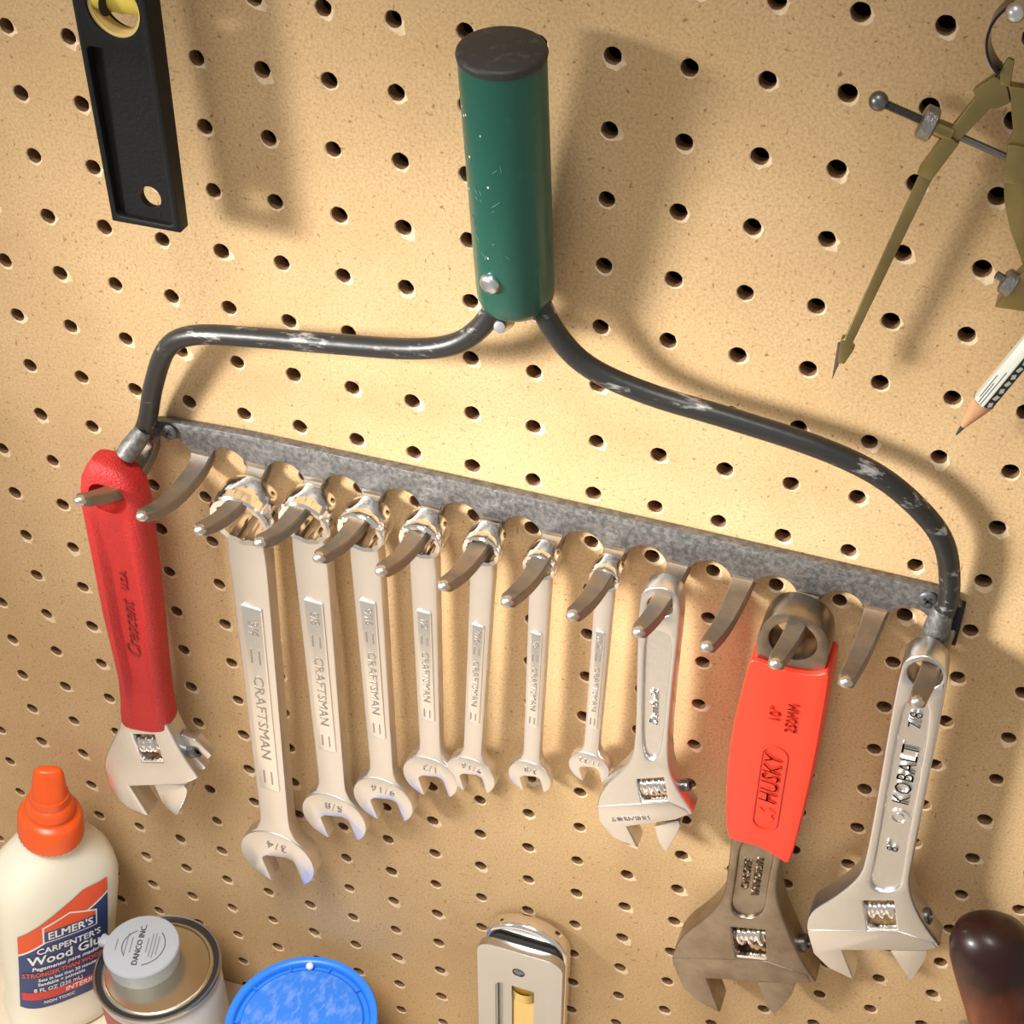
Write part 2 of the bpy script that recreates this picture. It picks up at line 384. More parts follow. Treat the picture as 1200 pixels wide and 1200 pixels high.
    bm = bmesh.new(); lathe(bm, [(1.33, h-.3), (1.40, h-.2), (1.43, h-.06), (1.40, h+.03), (1.30, h+.08), (0, h+.1)], a, d, 48); new_obj('end_cap', bm, 'black_cap', T, ang=50)
    bm = bmesh.new(); ax = d.normalized(); c = a+ax*1.75; out_ = (Vector((-.28, -1, 0))-ax*Vector((-.28, -1, 0)).dot(ax)).normalized()
    lathe(bm, [(.36, 1.3), (.37, 1.44), (.33, 1.53), (.2, 1.58), (0, 1.59)], c, out_, 20); new_obj('rivet', bm, 'zinc', T, ang=60)
    bm = bmesh.new(); lathe(bm, [(.24, 0), (.25, 1.0), (.20, 1.08), (0, 1.1)], L(12.3, -1.7, -1.95), (.04, -1.0, .36), 16); new_obj('pin', bm, 'zinc', T)
    # chipped paint: small scratches standing just proud of the paint
    rng = random.Random(5); x0, y0, _ = frame(d)
    for i in range(26):
        an = math.atan2((Vector((-.35, -1, 0))).dot(y0), Vector((-.35, -1, 0)).dot(x0))+rng.uniform(-.75, .6); hh = rng.choice((rng.uniform(5.5, 8.2), rng.uniform(2.6, 5.5))); p = a+ax*hh+(x0*math.cos(an)+y0*math.sin(an))*1.386
        n_ = (x0*math.cos(an)+y0*math.sin(an)); tdir = ax.cross(n_); q = rng.uniform(-1, 1); dd = (ax*.8+tdir*q).normalized()
        bm = bmesh.new(); l = rng.uniform(.06, .22); w = rng.uniform(.012, .022); s_ = n_.cross(dd)
        if i < 8: l = w = rng.uniform(.03, .055)
        vs = [p+dd*l*sx+s_*w*sy+n_*.004-n_*(0 if abs(w*sy) < .1 else 0) for sx, sy in ((1, .2), (.3, 1), (-1, .2), (-.3, -1))]
        vt = [bm.verts.new(v) for v in vs]; vb = [bm.verts.new(v-n_*.02) for v in vs]; bm.faces.new(vt); bm.faces.new(vb[::-1])
        for j in range(4): bm.faces.new((vt[j], vt[(j+1) % 4], vb[(j+1) % 4], vb[j]))
        new_obj('paint_chip', bm, 'paint_chip' if i < 8 else 'chip_green', st, smooth=False)
mat('chip_green', (.10, .24, .19), .6)
rake()

def phillips(loc, label):
    T = thing('wood_screw', label, 'screw', loc, group='screws holding the rake head')
    bm = bmesh.new(); lathe(bm, [(.12, .5), (.12, .05), (.30, .02), (.385, -.06), (.36, -.12), (.2, -.155), (0, -.165)], (0, 0, 0), (0, 1, 0), 24); new_obj('head', bm, 'black_screw', T, ang=60)
    for a in (.5, .5+math.pi/2):
        bm = bmesh.new(); box(bm, (0, -.155, 0), (.38, .07, .095), Matrix.Rotation(a, 3, 'Y')); new_obj('slot', bm, 'dark', T)
phillips(W(-3.35, -.54, -11.5), 'black cross-head screw at the left end of the rake bar')
phillips(W(28.70, -.54, -11.15), 'black cross-head screw at the right end of the rake bar')

# ------------------------------------------------------------ combination wrenches
def combo(size, s, x, z, Lh, th, p0, p1, wc, label):
    T = thing('combination_wrench', label, 'wrench', W(x, -1.25 if s < 1.8 else -1.55, z), (0, th, 0), 'combination wrenches hanging on the tines')
    ro = .76*s+.02; ri = .54*s; hd = .30*s+.2; t = .16*s+.12; w = wc*.43
    # box end ring with twelve points inside, slightly tipped
    bm = bmesh.new(); n = 48; tip = math.radians(7); rows = []
    prof = [('i', -hd+.05), ('o', -hd, .90), ('o', -hd+.10, .97), ('o', -hd*.35, 1.0), ('o', -hd*.3, .975), ('o', hd*.55, .99), ('o', hd, .92), ('i', hd-.05)]
    for q in prof:
        row = []
        for i in range(n):
            a = 2*math.pi*i/n
            if q[0] == 'i': k = ri*(1+.09*(1 if i % 4 == 0 else (.35 if i % 4 in (1, 3) else 0))); 
            else: k = ro*q[2]
            row.append(Vector((k*math.cos(a), q[1], k*math.sin(a))))
        rows.append(row)
    rows.append(rows[0]); R = Matrix.Rotation(tip, 3, 'X')
    loft(bm, [[R @ p for p in r] for r in rows], cap=False); new_obj('box_end', bm, 'polished', T, ang=32)
    # shank: rounded bar that narrows, then flares into the open end
    rings = []; r = 1.09*s; vc = -Lh; v0 = -ro*.80; v1 = vc+r*.62
    for i in range(31):
        f = i/30; v = v0+(v1-v0)*f
        hw = w*(1.04-.14*min(1, f*1.15)); 
        d = (v-v1)/s
        if d < 1.0: hw += (r*.80-hw)*(1-d)**2.6
        if f < .06: hw *= .92+.08*f/.06
        ht = t*(1+.12*max(0, .12-f)/.12)
        rings.append([Vector((a, b-.0, v)) for a, b in ((hw-.12, -ht), (hw-.03, -ht+.05), (hw, -ht*.45), (hw, ht*.45), (hw-.03, ht-.05), (hw-.12, ht), (-hw+.12, ht), (-hw+.03, ht-.05), (-hw, ht*.45), (-hw, -ht*.45), (-hw+.03, -ht+.05), (-hw+.12, -ht))])
    bm = bmesh.new(); loft(bm, rings); new_obj('shank', bm, 'satin', T, ang=40)
    # open end: round head with a slanted slot
    A = math.radians(15); out = []; c, sn = math.cos(A), math.sin(A)
    def hp(a, b): return (a*c+b*sn, vc+a*sn*1-b*c) if False else (a*c+b*sn*1, vc-b*c+a*sn)
    tt = math.asin(.5*s/r); N = 30
    for i in range(N+1):
        an = -math.pi/2+tt+(2*math.pi-2*tt)*i/N; out.append(hp(r*math.cos(an), -r*math.sin(an)))
    k = len(out)
    for q in (-.5, -.46, -.3, 0, .3, .46, .5): out.append(hp(q*s, (.10 if abs(q) == .5 else (.0 if abs(q) > .4 else -.09))*s))
    ht = t+.07
    bm = bmesh.new(); prism(bm, [out], -ht, ht); new_obj('open_end', bm, 'satin', T, bevel=.07, seg=2, ang=35)
    # raised name plate and its lettering
    pc = -(p0+p1)/2; pl = p1-p0; pw = w*.60
    bm = bmesh.new(); prism(bm, [rrect(-pw-.0, pw, pc-pl/2, pc+pl/2, .1)], -t-.10, -t+.05); pn = new_obj('name_plate', bm, 'plate_metal', T, bevel=.06, seg=2)
    y = -t-.105; ts = pw*1.35
    lettering(pn, size, ts, (0, y, pc+pl*.40), **DOWN, material='stamp')
    lettering(pn, 'CRAFTSMAN', ts, (0, y, pc-pl*.08), **DOWN, material='stamp', wscale=pl*.52/(ts*6.35))
    for q in (pc+pl*.255, pc-pl*.42):
        for e in (-1, 1):
            bm = bmesh.new(); box(bm, (e*pw*.38, y, q), (.045+.01*s, .03, pl*.075)); new_obj('bar_mark', bm, 'stamp', pn, smooth=False)
    lettering(T, size, .40*s+.05, (.03*s, -ht-.01, vc+.58*s), **FLIP, material='stamp', name='size_marking', depth=.05, spacing=1.15)
    return T
lab = {'3/4': 'longest and leftmost satin combination wrench stamped 3/4', '5/8': 'satin combination wrench stamped 5/8, second longest of the row', '9/16': 'satin combination wrench stamped 9/16, third of the row', '1/2': 'satin combination wrench stamped 1/2, in the middle of the row',
       '7/16': 'satin combination wrench stamped 7/16, open end overlapping the 1/2 one', '3/8': 'slim combination wrench stamped 3/8, second smallest of the row', '11/32': 'smallest combination wrench stamped 11/32, beside the small adjustable wrench'}
for a in (('3/4', 1.905, .50, -13.98, 22.97, .0351, 5.17, 17.48, 2.08), ('5/8', 1.587, 3.29, -13.61, 19.15, .0119, 4.59, 14.20, 1.83), ('9/16', 1.429, 5.85, -13.43, 16.96, .0019, 3.97, 12.51, 1.57),
          ('1/2', 1.270, 8.47, -13.18, 14.65, .0083, 4.03, 10.73, 1.36), ('7/16', 1.111, 11.13, -12.95, 14.02, .0540, 4.30, 10.37, 1.17), ('3/8', .953, 13.58, -13.10, 12.89, .0247, 3.80, 9.48, 1.04), ('11/32', .873, 16.31, -12.97, 11.37, .0246, 2.97, 8.73, .91)):
    combo(*a, lab[a[0]])

# ------------------------------------------------------------ adjustable wrenches
def knurl(T, c, ang, ln, r, y, material='polished', n=4):
    d = Vector((math.cos(ang), 0, math.sin(ang))); prof = [(r*.45, -ln/2-.12), (r*.45, -ln/2)]
    for i in range(n):
        a = -ln/2+ln*i/n; k = ln/n
        prof += [(r*.66, a+.02*k), (r*.70, a+.16*k), (r*.96, a+.3*k), (r, a+.45*k), (r*.96, a+.62*k), (r*.70, a+.80*k), (r*.66, a+.96*k)]
    prof += [(r*.45, ln/2), (r*.45, ln/2+.12)]
    bm = bmesh.new(); lathe(bm, prof, Vector((c[0], y, c[1]))-d*0, d, 28); return new_obj('adjusting_worm', bm, material, T, ang=30)
def adjustable(name, label, O, th, yc, t, body, keep, jaw, window, ang, worm, m_body, m_face, channel=None, hole=None, web_mat=None, loops=(), step=None, rack=None, pin=None, wr=.5, bev=.1, tj=.8, sm=2):
    T = thing(name, label, 'wrench', W(O[0], yc, O[1]), (0, th, 0), 'adjustable wrenches hanging on the tines')
    lp = [smooth_loop(body, sm, keep)]; 
    if hole: lp.append(circle(*hole, 28))
    lp.append(window)
    if channel: lp.append(smooth_loop(channel, 2))
    bm = bmesh.new(); prism(bm, lp, -t/2, t/2); b = new_obj('body', bm, m_body, T, bevel=bev, seg=3, ang=40)
    if channel:
        bm = bmesh.new(); cx = sum(p[0] for p in channel)/len(channel); cz = sum(p[1] for p in channel)/len(channel)
        prism(bm, [smooth_loop([(cx+(p[0]-cx)*1.12, cz+(p[1]-cz)*1.03) for p in channel], 2)], -t/2+.17, t/2-.17); new_obj('web', bm, web_mat or m_body, T, ang=40)
    bm = bmesh.new(); prism(bm, [smooth_loop(jaw, 2, (0, 1, 3))], -t*tj/2, t*tj/2); new_obj('movable_jaw', bm, m_face, T, bevel=.05, ang=40)
    knurl(T, worm[:2], ang, worm[2], wr, -t*.10, n=3 if t > 1 else 4)
    if rack:
        bm = bmesh.new(); prism(bm, [rack], -t/2+.05, t/2-.05); new_obj('rack', bm, 'polished', T, bevel=.03)
    if step:
        bm = bmesh.new(); prism(bm, [step], -t/2-.035, t/2+.035); new_obj('jaw_face', bm, m_face, T, bevel=.03)
    if pin:
        d = Vector((math.cos(ang+pin[3]), 0, math.sin(ang+pin[3])))
        bm = bmesh.new(); lathe(bm, [(pin[2], -.5), (pin[2], .30), (pin[2]*.8, .36), (pin[2]*.62, .36), (pin[2]*.55, .1), (0, .1)], (pin[0], .05, pin[1]), d, 20); new_obj('jaw_pin', bm, 'steel_dark', T)
    return T
A22 = math.radians(22.5)
# large chrome eight inch wrench, far right
body = [(-1.1, 14.47), (-1.01, 3.28), (-1.25, 1.97), (-2.07, .4), (-2.9, -.79), (-3.09, -1.52), (-3.06, -2.29), (-2.61, -3.79), (-1.83, -4.6), (-.6, -4.99), (-1.37, -2.99), (2.28, -1.43), (2.75, -1.05), (1.87, .09), (1.16, 1.48), (.88, 2.6), (.85, 3.79), (.78, 14.39), (.55, 15.1), (-.15, 15.55), (-.85, 15.2)]
K = adjustable('adjustable_wrench', 'chrome adjustable wrench with embossed channel handle, rightmost on the rake', (29.78, -27.60), -.033, -2.0, 1.2, body, (9, 10, 11, 12),
    [(.70, -2.35), (2.26, -1.65), (2.28, -2.36), (1.85, -4.14), (1.16, -3.07)], [(-.84, .68), (.42, 1.18), (.79, -.68), (-.42, -1.19)], A22, (0, .05, 1.25), 'cast_chrome', 'smooth_chrome',
    channel=[(-.66, 13.0), (-.16, 13.15), (.38, 13.0), (.44, 8), (.50, 3.4), (.62, 1.9), (-.68, 1.4), (-.62, 3.4), (-.66, 8)], hole=(-.10, 14.5, .66), web_mat='cast_chrome',
    rack=[(-.36, -1.05), (.80, -.57), (.90, -.98), (-.24, -1.45)], pin=(1.75, -.1, .38, 0), step=[(-3.0, -2.2), (-2.58, -3.72), (-1.82, -4.5), (-.68, -4.85), (-1.40, -2.99), (2.2, -1.46), (2.58, -1.15), (2.4, -.85), (.82, -.70), (-.42, -1.22)])
lettering(K, '7/8', .72, (-.1, -.46, 12.0), **UP, material='smooth_chrome', name='size_marking', depth=.1, bold=.01)
lettering(K, 'KOBALT', 1.0, (-.05, -.46, 8.9), **UP, material='smooth_chrome', depth=.12, bold=.015, wscale=.92)
bm = bmesh.new(); prism(bm, [circle(-.02, 6.35, .42, 24), circle(-.02, 6.35, .31, 24)], -.5, -.4); new_obj('emblem', bm, 'smooth_chrome', K)
bm = bmesh.new(); prism(bm, [circle(-.02, 6.35, .18, 14)], -.5, -.4); new_obj('emblem', bm, 'smooth_chrome', K)
lettering(K, '8"', .7, (-.02, -.46, 4.5), **UP, material='smooth_chrome', name='size_marking', depth=.1, bold=.01)

# ten inch wrench with red rubber grip
body = [(-1.35, 9.0), (-1.49, 6.78), (-1.46, 4.34), (-1.46, 3.01), (-1.73, 1.91), (-2.27, .66), (-3.21, -.93), (-3.52, -2.4), (-3.51, -3.21), (-2.86, -4.85), (-1.94, -5.68), (-.9, -6.03), (-1.78, -3.5), (2.26, -2.06), (3.28, -1.51), (2.56, -.52), (1.52, 1.71), (.86, 3.52), (.69, 5.01), (.78, 7.0), (.9, 9.0)]
H = adjustable('adjustable_wrench', 'aged bronze-tinted adjustable wrench with thick bright red rubber grip', (24.39, -32.59), -.006, -1.52, 1.35, body, (0, 11, 12, 13, 14, 20),
    [(.60, -2.9), (2.3, -2.2), (2.31, -3.19), (1.62, -5.14), (1.12, -4.42)], [(-.98, .75), (.55, 1.2), (.85, -.9), (-.55, -1.35)], A22, (-.03, .08, 1.45), 'bronze_chrome', 'bronze_chrome',
    channel=[(-1.1, 6.9), (-.3, 7.0), (.42, 6.8), (.32, 4.6), (.40, 1.95), (-1.12, 1.5), (-1.05, 4)], rack=[(-.5, -1.2), (.85, -.75), (.95, -1.15), (-.4, -1.65)], pin=(2.2, .1, .42, 0), wr=.56, step=[(-3.46, -2.7), (-3.44, -3.2), (-2.82, -4.78), (-1.92, -5.6), (-.98, -5.9), (-1.82, -3.52), (2.2, -2.04), (3.0, -1.6), (2.8, -1.15), (.9, -.95), (-.5, -1.45)])
H.scale = (1.0164,)*3
bm = bmesh.new(); prism(bm, [smooth_loop([(-1.5, 17.4), (-1.55, 18.91), (-1.25, 19.85), (-.7, 20.3), (.05, 20.3), (.86, 19.95), (1.25, 19.2), (1.2, 17.4)], 2, (0, 7)), circle(-.17, 18.95, .92, 28)], -.72, .62); new_obj('hanging_eye', bm, 'bronze_chrome', H, bevel=.08, ang=40)
gr = [(-1.62, 17.75), (-1.72, 17.3), (-2.04, 13.45), (-1.95, 9.9), (-1.68, 7.15), (-1.2, 7.05), (-.2, 7.1), (.6, 6.7), (1.1, 6.4), (1.22, 7.2), (1.33, 9.2), (1.46, 12.8), (1.46, 17.2), (1.42, 18.1), (.9, 17.7), (-.2, 17.55), (-1.2, 17.7)]
bm = bmesh.new(); prism(bm, [smooth_loop(gr, 1)], -.95, .95); G = new_obj('grip', bm, 'red_rubber', H, bevel=.22, seg=4, ang=50)
a = rrect(-.72, .38, 8.3, 13.4, .54, 8); b = rrect(-.66, .32, 8.36, 13.34, .48, 8)
bm = bmesh.new(); prism(bm, [a, b], -1.0, -.9); new_obj('raised_oval', bm, 'red_rubber', G, ang=40)
lettering(G, 'HUSKY', 1.05, (-.15, -.97, 11.45), **UP, material='red_rubber', depth=.1, bold=.02, shear=.15, wscale=.88)
bm = bmesh.new(); prism(bm, [[(-.5, 9.25), (-.1, 8.75), (.22, 9.1), (.05, 9.3), (.22, 9.55), (-.05, 9.7), (-.25, 9.45), (-.45, 9.65)]], -1.0, -.9); new_obj('emblem', bm, 'red_rubber', G)
lettering(G, '10"', .62, (-.38, -.97, 15.2), **UP, material='red_rubber', name='size_marking', depth=.09, bold=.012)
lettering(G, '250MM', .62, (.30, -.97, 15.2), **UP, material='red_rubber', name='size_marking', depth=.09, bold=.012, wscale=.85)
lettering(H, 'CHROME', .5, (-.62, -.52, 4.6), **UP, material='bronze_chrome', depth=.1, bold=.012)
lettering(H, 'VANADIUM', .5, (-.12, -.52, 4.55), **UP, material='bronze_chrome', depth=.1, bold=.012)

# small six inch wrench
body = [(-.84, 10.93), (-.90, 8.69), (-.87, 2.13), (-1.29, 1.06), (-2.18, -.34), (-2.62, -1.62), (-2.53, -2.92), (-1.83, -3.85), (-.66, -4.12), (-1.2, -2.78), (1.04, -1.55), (1.8, -.9), (.92, .55), (.5, 2.11), (.64, 6.4), (.88, 10.9), (.55, 11.5), (0, 11.65), (-.6, 11.4)]
Q = adjustable('adjustable_wrench', 'small plain chrome adjustable wrench just right of the smallest combination wrench', (19.24, -23.65), -.040, -1.92, .95, body, (8, 9, 10, 11),
    [(.05, -2.45), (1.15, -1.75), (1.25, -2.1), (.62, -4.05), (.25, -3.5)], [(-.80, .40), (.40, .92), (.62, -.45), (-.55, -.98)], math.radians(24), (-.08, 0, 1.15), 'cast_chrome', 'smooth_chrome',
    channel=[(-.55, 9.2), (0, 9.35), (.55, 9.2), (.42, 6.4), (.22, 2.3), (-.15, 1.75), (-.55, 2.1), (-.58, 6.4)], hole=(0, 10.62, .50), pin=(1.15, .15, .26, 0), wr=.46, bev=.08,
    rack=[(-.5, -.85), (.65, -.35), (.72, -.6), (-.42, -1.12)], step=[(-2.56, -1.9), (-2.47, -2.88), (-1.81, -3.76), (-.72, -4.02), (-1.22, -2.78), (1.0, -1.53), (1.6, -.98), (1.45, -.75), (.66, -.5), (-.5, -1.02)])
lettering(Q, 'DURABUILT', .36, (-1.05, -.525, -2.15), right=(-math.cos(A22), 0, -math.sin(A22)), up=(math.sin(A22), 0, -math.cos(A22)), material='stamp', depth=.03)
lettering(Q, 'Durabuilt', .52, (-.12, -.33, 4.9), **UP, material='smooth_chrome', depth=.08, bold=.012, shear=.2)

# wrench with dipped red handle, far left
body = [(-1.1, 2.3), (-1.28, 1.3), (-2.6, -1.72), (-2.73, -2.98), (-2.44, -4.57), (-1.64, -5.33), (-.50, -5.40), (-1.40, -3.4), (1.95, -1.75), (2.75, -.9), (1.95, .6), (1.4, 2.2), (1.3, 2.5)]
D = adjustable('adjustable_wrench', 'adjustable wrench with a handle dipped in soft red plastic, leftmost on the rake', (-6.46, -30.36), .0575, -2.0, 1.15, body, (0, 6, 7, 8, 9, 12),
    [(.05, -2.7), (1.75, -1.95), (2.05, -2.4), (1.15, -4.7), (.45, -4.3)], [(-.70, .85), (.55, 1.35), (.85, -.55), (-.40, -1.05)], A22, (.05, .15, 1.2), 'cast_chrome', 'smooth_chrome',
    rack=[(-.36, -.95), (.85, -.45), (.95, -.85), (-.26, -1.35)], pin=(2.25, .35, .40, .15))
# two-pronged rack end on the side of the head
bm = bmesh.new(); prism(bm, [[(1.75, 1.4), (2.55, 1.35), (3.35, .55), (3.1, .15), (2.65, .55), (2.2, .2), (2.95, -.55), (2.7, -.85), (1.9, -.2)]], -.1, .45); new_obj('slide_end', bm, 'cast_chrome', D, bevel=.05)
pro = [(17.95, -.45, .30), (17.85, -.2, .62), (17.5, .02, 1.05), (16.9, .05, 1.38), (16.2, .02, 1.5), (15.2, -.01, 1.56), (12, .03, 1.50), (8.75, .05, 1.43), (6.5, .09, 1.30), (4.76, .13, 1.22), (3.2, .10, 1.27), (2.4, .08, 1.36), (1.8, .02, 1.34), (1.7, .02, 1.28)]
rings = []
for v, c, hw in pro:
    r = []; tt = .82*min(1, (hw/1.2)**.5) if v > 16 else .82
    for i in range(96):
        a = 2*math.pi*i/96; ca, sa = math.cos(a), math.sin(a); k = (abs(ca)**3.2+abs(sa)**3.2)**(-1/3.2)
        x = hw*ca*k; y = tt*sa*k; f = min(1, max(0, (.60-abs(x/hw-.06))/.20)); on = min(1, max(0, (15-v)/1.5))*min(1, max(0, (v-1.75)/2.5))
        y -= math.copysign(.34*f*on, y) if abs(sa) > .3 else 0
        tiltv = v+(.25*(x/hw)*(1 if v < 2 else (.5 if v < 3 else 0)))
        r.append(Vector((c+x, y, tiltv)))
    rings.append(r)
bm = bmesh.new(); loft(bm, rings); g = new_obj('grip', bm, 'red_dip', D, ang=60)
cb = bmesh.new(); prism(cb, [rrect(-.80, .98, 15.62, 17.08, .72, 8)], -2, 2); ct = new_obj('cutter', cb, 'red_dip', D, ang=60)
bpy.context.view_layer.update(); subtract(g, ct)
lettering(g, 'Crescent', .98, (.12, -.50, 8.3), **UP, material='red_ink', depth=.06, shear=.35, bold=.0)
lettering(g, 'U.S.A.', .5, (.12, -.50, 11.4), **UP, material='red_ink', depth=.06, shear=.2)

# ------------------------------------------------------------ spirit level
def level():
    B = (-1.1, -3.0, -.25); T = thing('spirit_level', 'black plastic spirit level with yellow vial hanging at the top left', 'level', W(*B))
    x0, x1, zt = -1.38, 1.40, 15
    def th(z): return .58+.066*min(z, 9)
    def slab(name, loops_outer, ya, yb_extra, mat_, **k): pass
    bm = bmesh.new(); prism(bm, [[(x0, 0), (x1, .05), (x1, zt), (x0, zt)], rrect(x0+.24, x1-.27, .28, 6.55, .18, 3)], 0, 1)
    for v in bm.verts: v.co.y = 0 if v.co.y < .5 else th(v.co.z)
    bo = new_obj('frame', bm, 'black_plastic', T, bevel=.06, seg=2, ang=40)
    vc, vz = .12, 8.0
    ct = bmesh.new(); prism(ct, [circle(vc, vz, 1.0, 40)], -.5, 3); ct = new_obj('cutter', ct, 'black_plastic', T)
    bpy.context.view_layer.update(); subtract(bo, ct)
    bm = bmesh.new(); prism(bm, [rrect(x0+.2, x1-.2, .2, 6.6, .18, 3), circle(.22, 1.12, .42, 24)], 0, 1)
    for v in bm.verts: v.co.y = .24+.02*v.co.z if v.co.y < .5 else th(v.co.z)-.12
    new_obj('web', bm, 'black_plastic', T, ang=40)
    bm = bmesh.new(); prism(bm, [circle(vc, vz, 1.02, 40), circle(vc, vz, .88, 40)], .12, .75); new_obj('vial_ring', bm, 'vial_ring', T, ang=40)
    bm = bmesh.new(); tube(bm, [(vc-.95, .55, vz+.1), (vc+.95, .55, vz+.1)], .42, 20); vi = new_obj('vial', bm, 'vial_yellow', T)
    bm = bmesh.new(); tube(bm, [(vc-.3, .13, vz+.1), (vc-.28, .13, vz+.1)], .43, 20); new_obj('vial_line', bm, 'dark', vi)
level()

# ------------------------------------------------------------ wing dividers, hook and pencil
def dividers():
    B = Vector((27.6, -1.5, 9.0)); T = thing('wing_divider', 'tarnished brass wing divider with threaded adjusting screw at the right edge', 'divider', W(*B))
    L = lambda p, dy=0: Vector((p[0]-B.x, dy, p[1]-B.z))
    def bar(name, pts, y0, y1, m, bevel=.04, **k):
        bm = bmesh.new(); prism(bm, [[(x-B.x, z-B.z) for x, z in pts]], y0, y1); return new_obj(name, bm, m, T, bevel=bevel, **k)
    # left leg with yoke, thick block, thin shaft and needle foot
    bar('leg', [(26.85, 9.25), (27.15, 9.55), (27.5, 9.42), (27.75, 8.85), (27.45, 8.62), (27.2, 8.55), (26.72, 7.75), (26.45, 7.35), (25.9, 6.25), (25.95, 6.05), (24.38, -.25), (24.5, -.35), (24.25, -.98), (24.02, -.98), (24.0, -.05), (24.12, -.02), (25.55, 6.15), (25.5, 6.35), (26.05, 7.5), (26.15, 7.65), (26.75, 8.85), (26.62, 9.0)], -.18, .18, 'brass')
    bar('leg_block', [(25.48, 6.25), (25.95, 6.1), (26.55, 7.4), (26.1, 7.65)], -.3, .3, 'brass')
    bm = bmesh.new(); tube(bm, [L((24.02, -.3), -.02), L((24.0, -1.0)), L((23.92, -1.75))], [.11, .09, .01], 10); new_obj('needle', bm, 'steel_dark', T)
    bar('spring_stop', [(27.35, 9.35), (27.25, 9.75), (27.42, 10.15), (27.6, 10.1), (27.65, 9.3)], -.22, -.05, 'brass')
    # spring ring
    R = []; c = L((27.98, 10.72)); n = 40
    for i in range(n+1):
        a = math.radians(-125+ -290*i/n); p = lambda r, y: c+Vector((r*math.cos(a), y, r*math.sin(a)))
        R.append([p(1.28, -.42), p(1.28, .42), p(1.20, .42), p(1.20, -.42)])
    bm = bmesh.new(); loft(bm, R); new_obj('spring_ring', bm, 'spring_blue', T, ang=40)
    # adjusting screw with ball end, thread and knurled nut
    a, b = L((23.98, 8.23), -.1), L((28.6, 6.9), .1); d = (b-a).normalized(); ln = (b-a).length
    bm = bmesh.new(); prof = [(.13, 0)]; k = 26
    for i in range(k): h = .2+i*.068; prof += [(.115, h), (.155, h+.034)]
    prof += [(.115, .2+k*.068), (.115, ln)]
    lathe(bm, prof, a, d, 14); sc = new_obj('adjusting_screw', bm, 'steel_dark', T, ang=25)
    bm = bmesh.new(); bmesh.ops.create_uvsphere(bm, u_segments=20, v_segments=12, radius=.30, matrix=Matrix.Translation(a)); new_obj('ball_end', bm, 'steel_dark', T, ang=180)
    def nut(o, d, r, h, name='knurled_nut'):
        bm = bmesh.new(); prof = [(r*.82, -h/2), (r, -h/2+.05), (r, h/2-.05), (r*.82, h/2)]; lathe(bm, prof, o, d, 36)
        for v in bm.verts: 
            pass
        new_obj(name, bm, 'knurled_steel', T, ang=30)
    nut(L((25.52, 7.79), -.06), d, .52, .46)
    bm = bmesh.new(); lathe(bm, [(.26, 0), (.28, .6)], L((25.7, 7.73), -.06), d, 16); new_obj('collar', bm, 'brass', T)
    # right leg
    bar('leg', [(27.62, 9.35), (28.6, 9.35), (28.55, 8.4), (28.85, 7.9), (28.95, 6.3), (29.2, 5.2), (29.75, 4.1), (30.3, 3.2), (29.75, 2.95), (29.15, 3.85), (28.55, 4.9), (28.22, 5.7), (28.05, 6.4), (27.92, 7.6), (28.0, 8.0), (27.85, 8.5)], -.2, .2, 'brass')
    bar('leg_block', [(27.93, 7.65), (28.05, 6.45), (28.8, 6.45), (28.8, 7.65)], -.32, .3, 'brass')
    # pencil clamp
    bar('clamp', [(28.62, 2.3), (29.7, 2.35), (30.3, 3.4), (29.6, 4.2), (29.05, 3.4)], -.38, .38, 'brass')
    nut(L((28.88, 3.18), -.25), Vector((.9, 0, -.35)), .42, .40)
    bm = bmesh.new(); tube(bm, [L((28.45, 3.38), -.25), L((29.5, 2.95), -.25)], .13, 10); new_obj('clamp_screw', bm, 'steel_dark', T)
dividers()
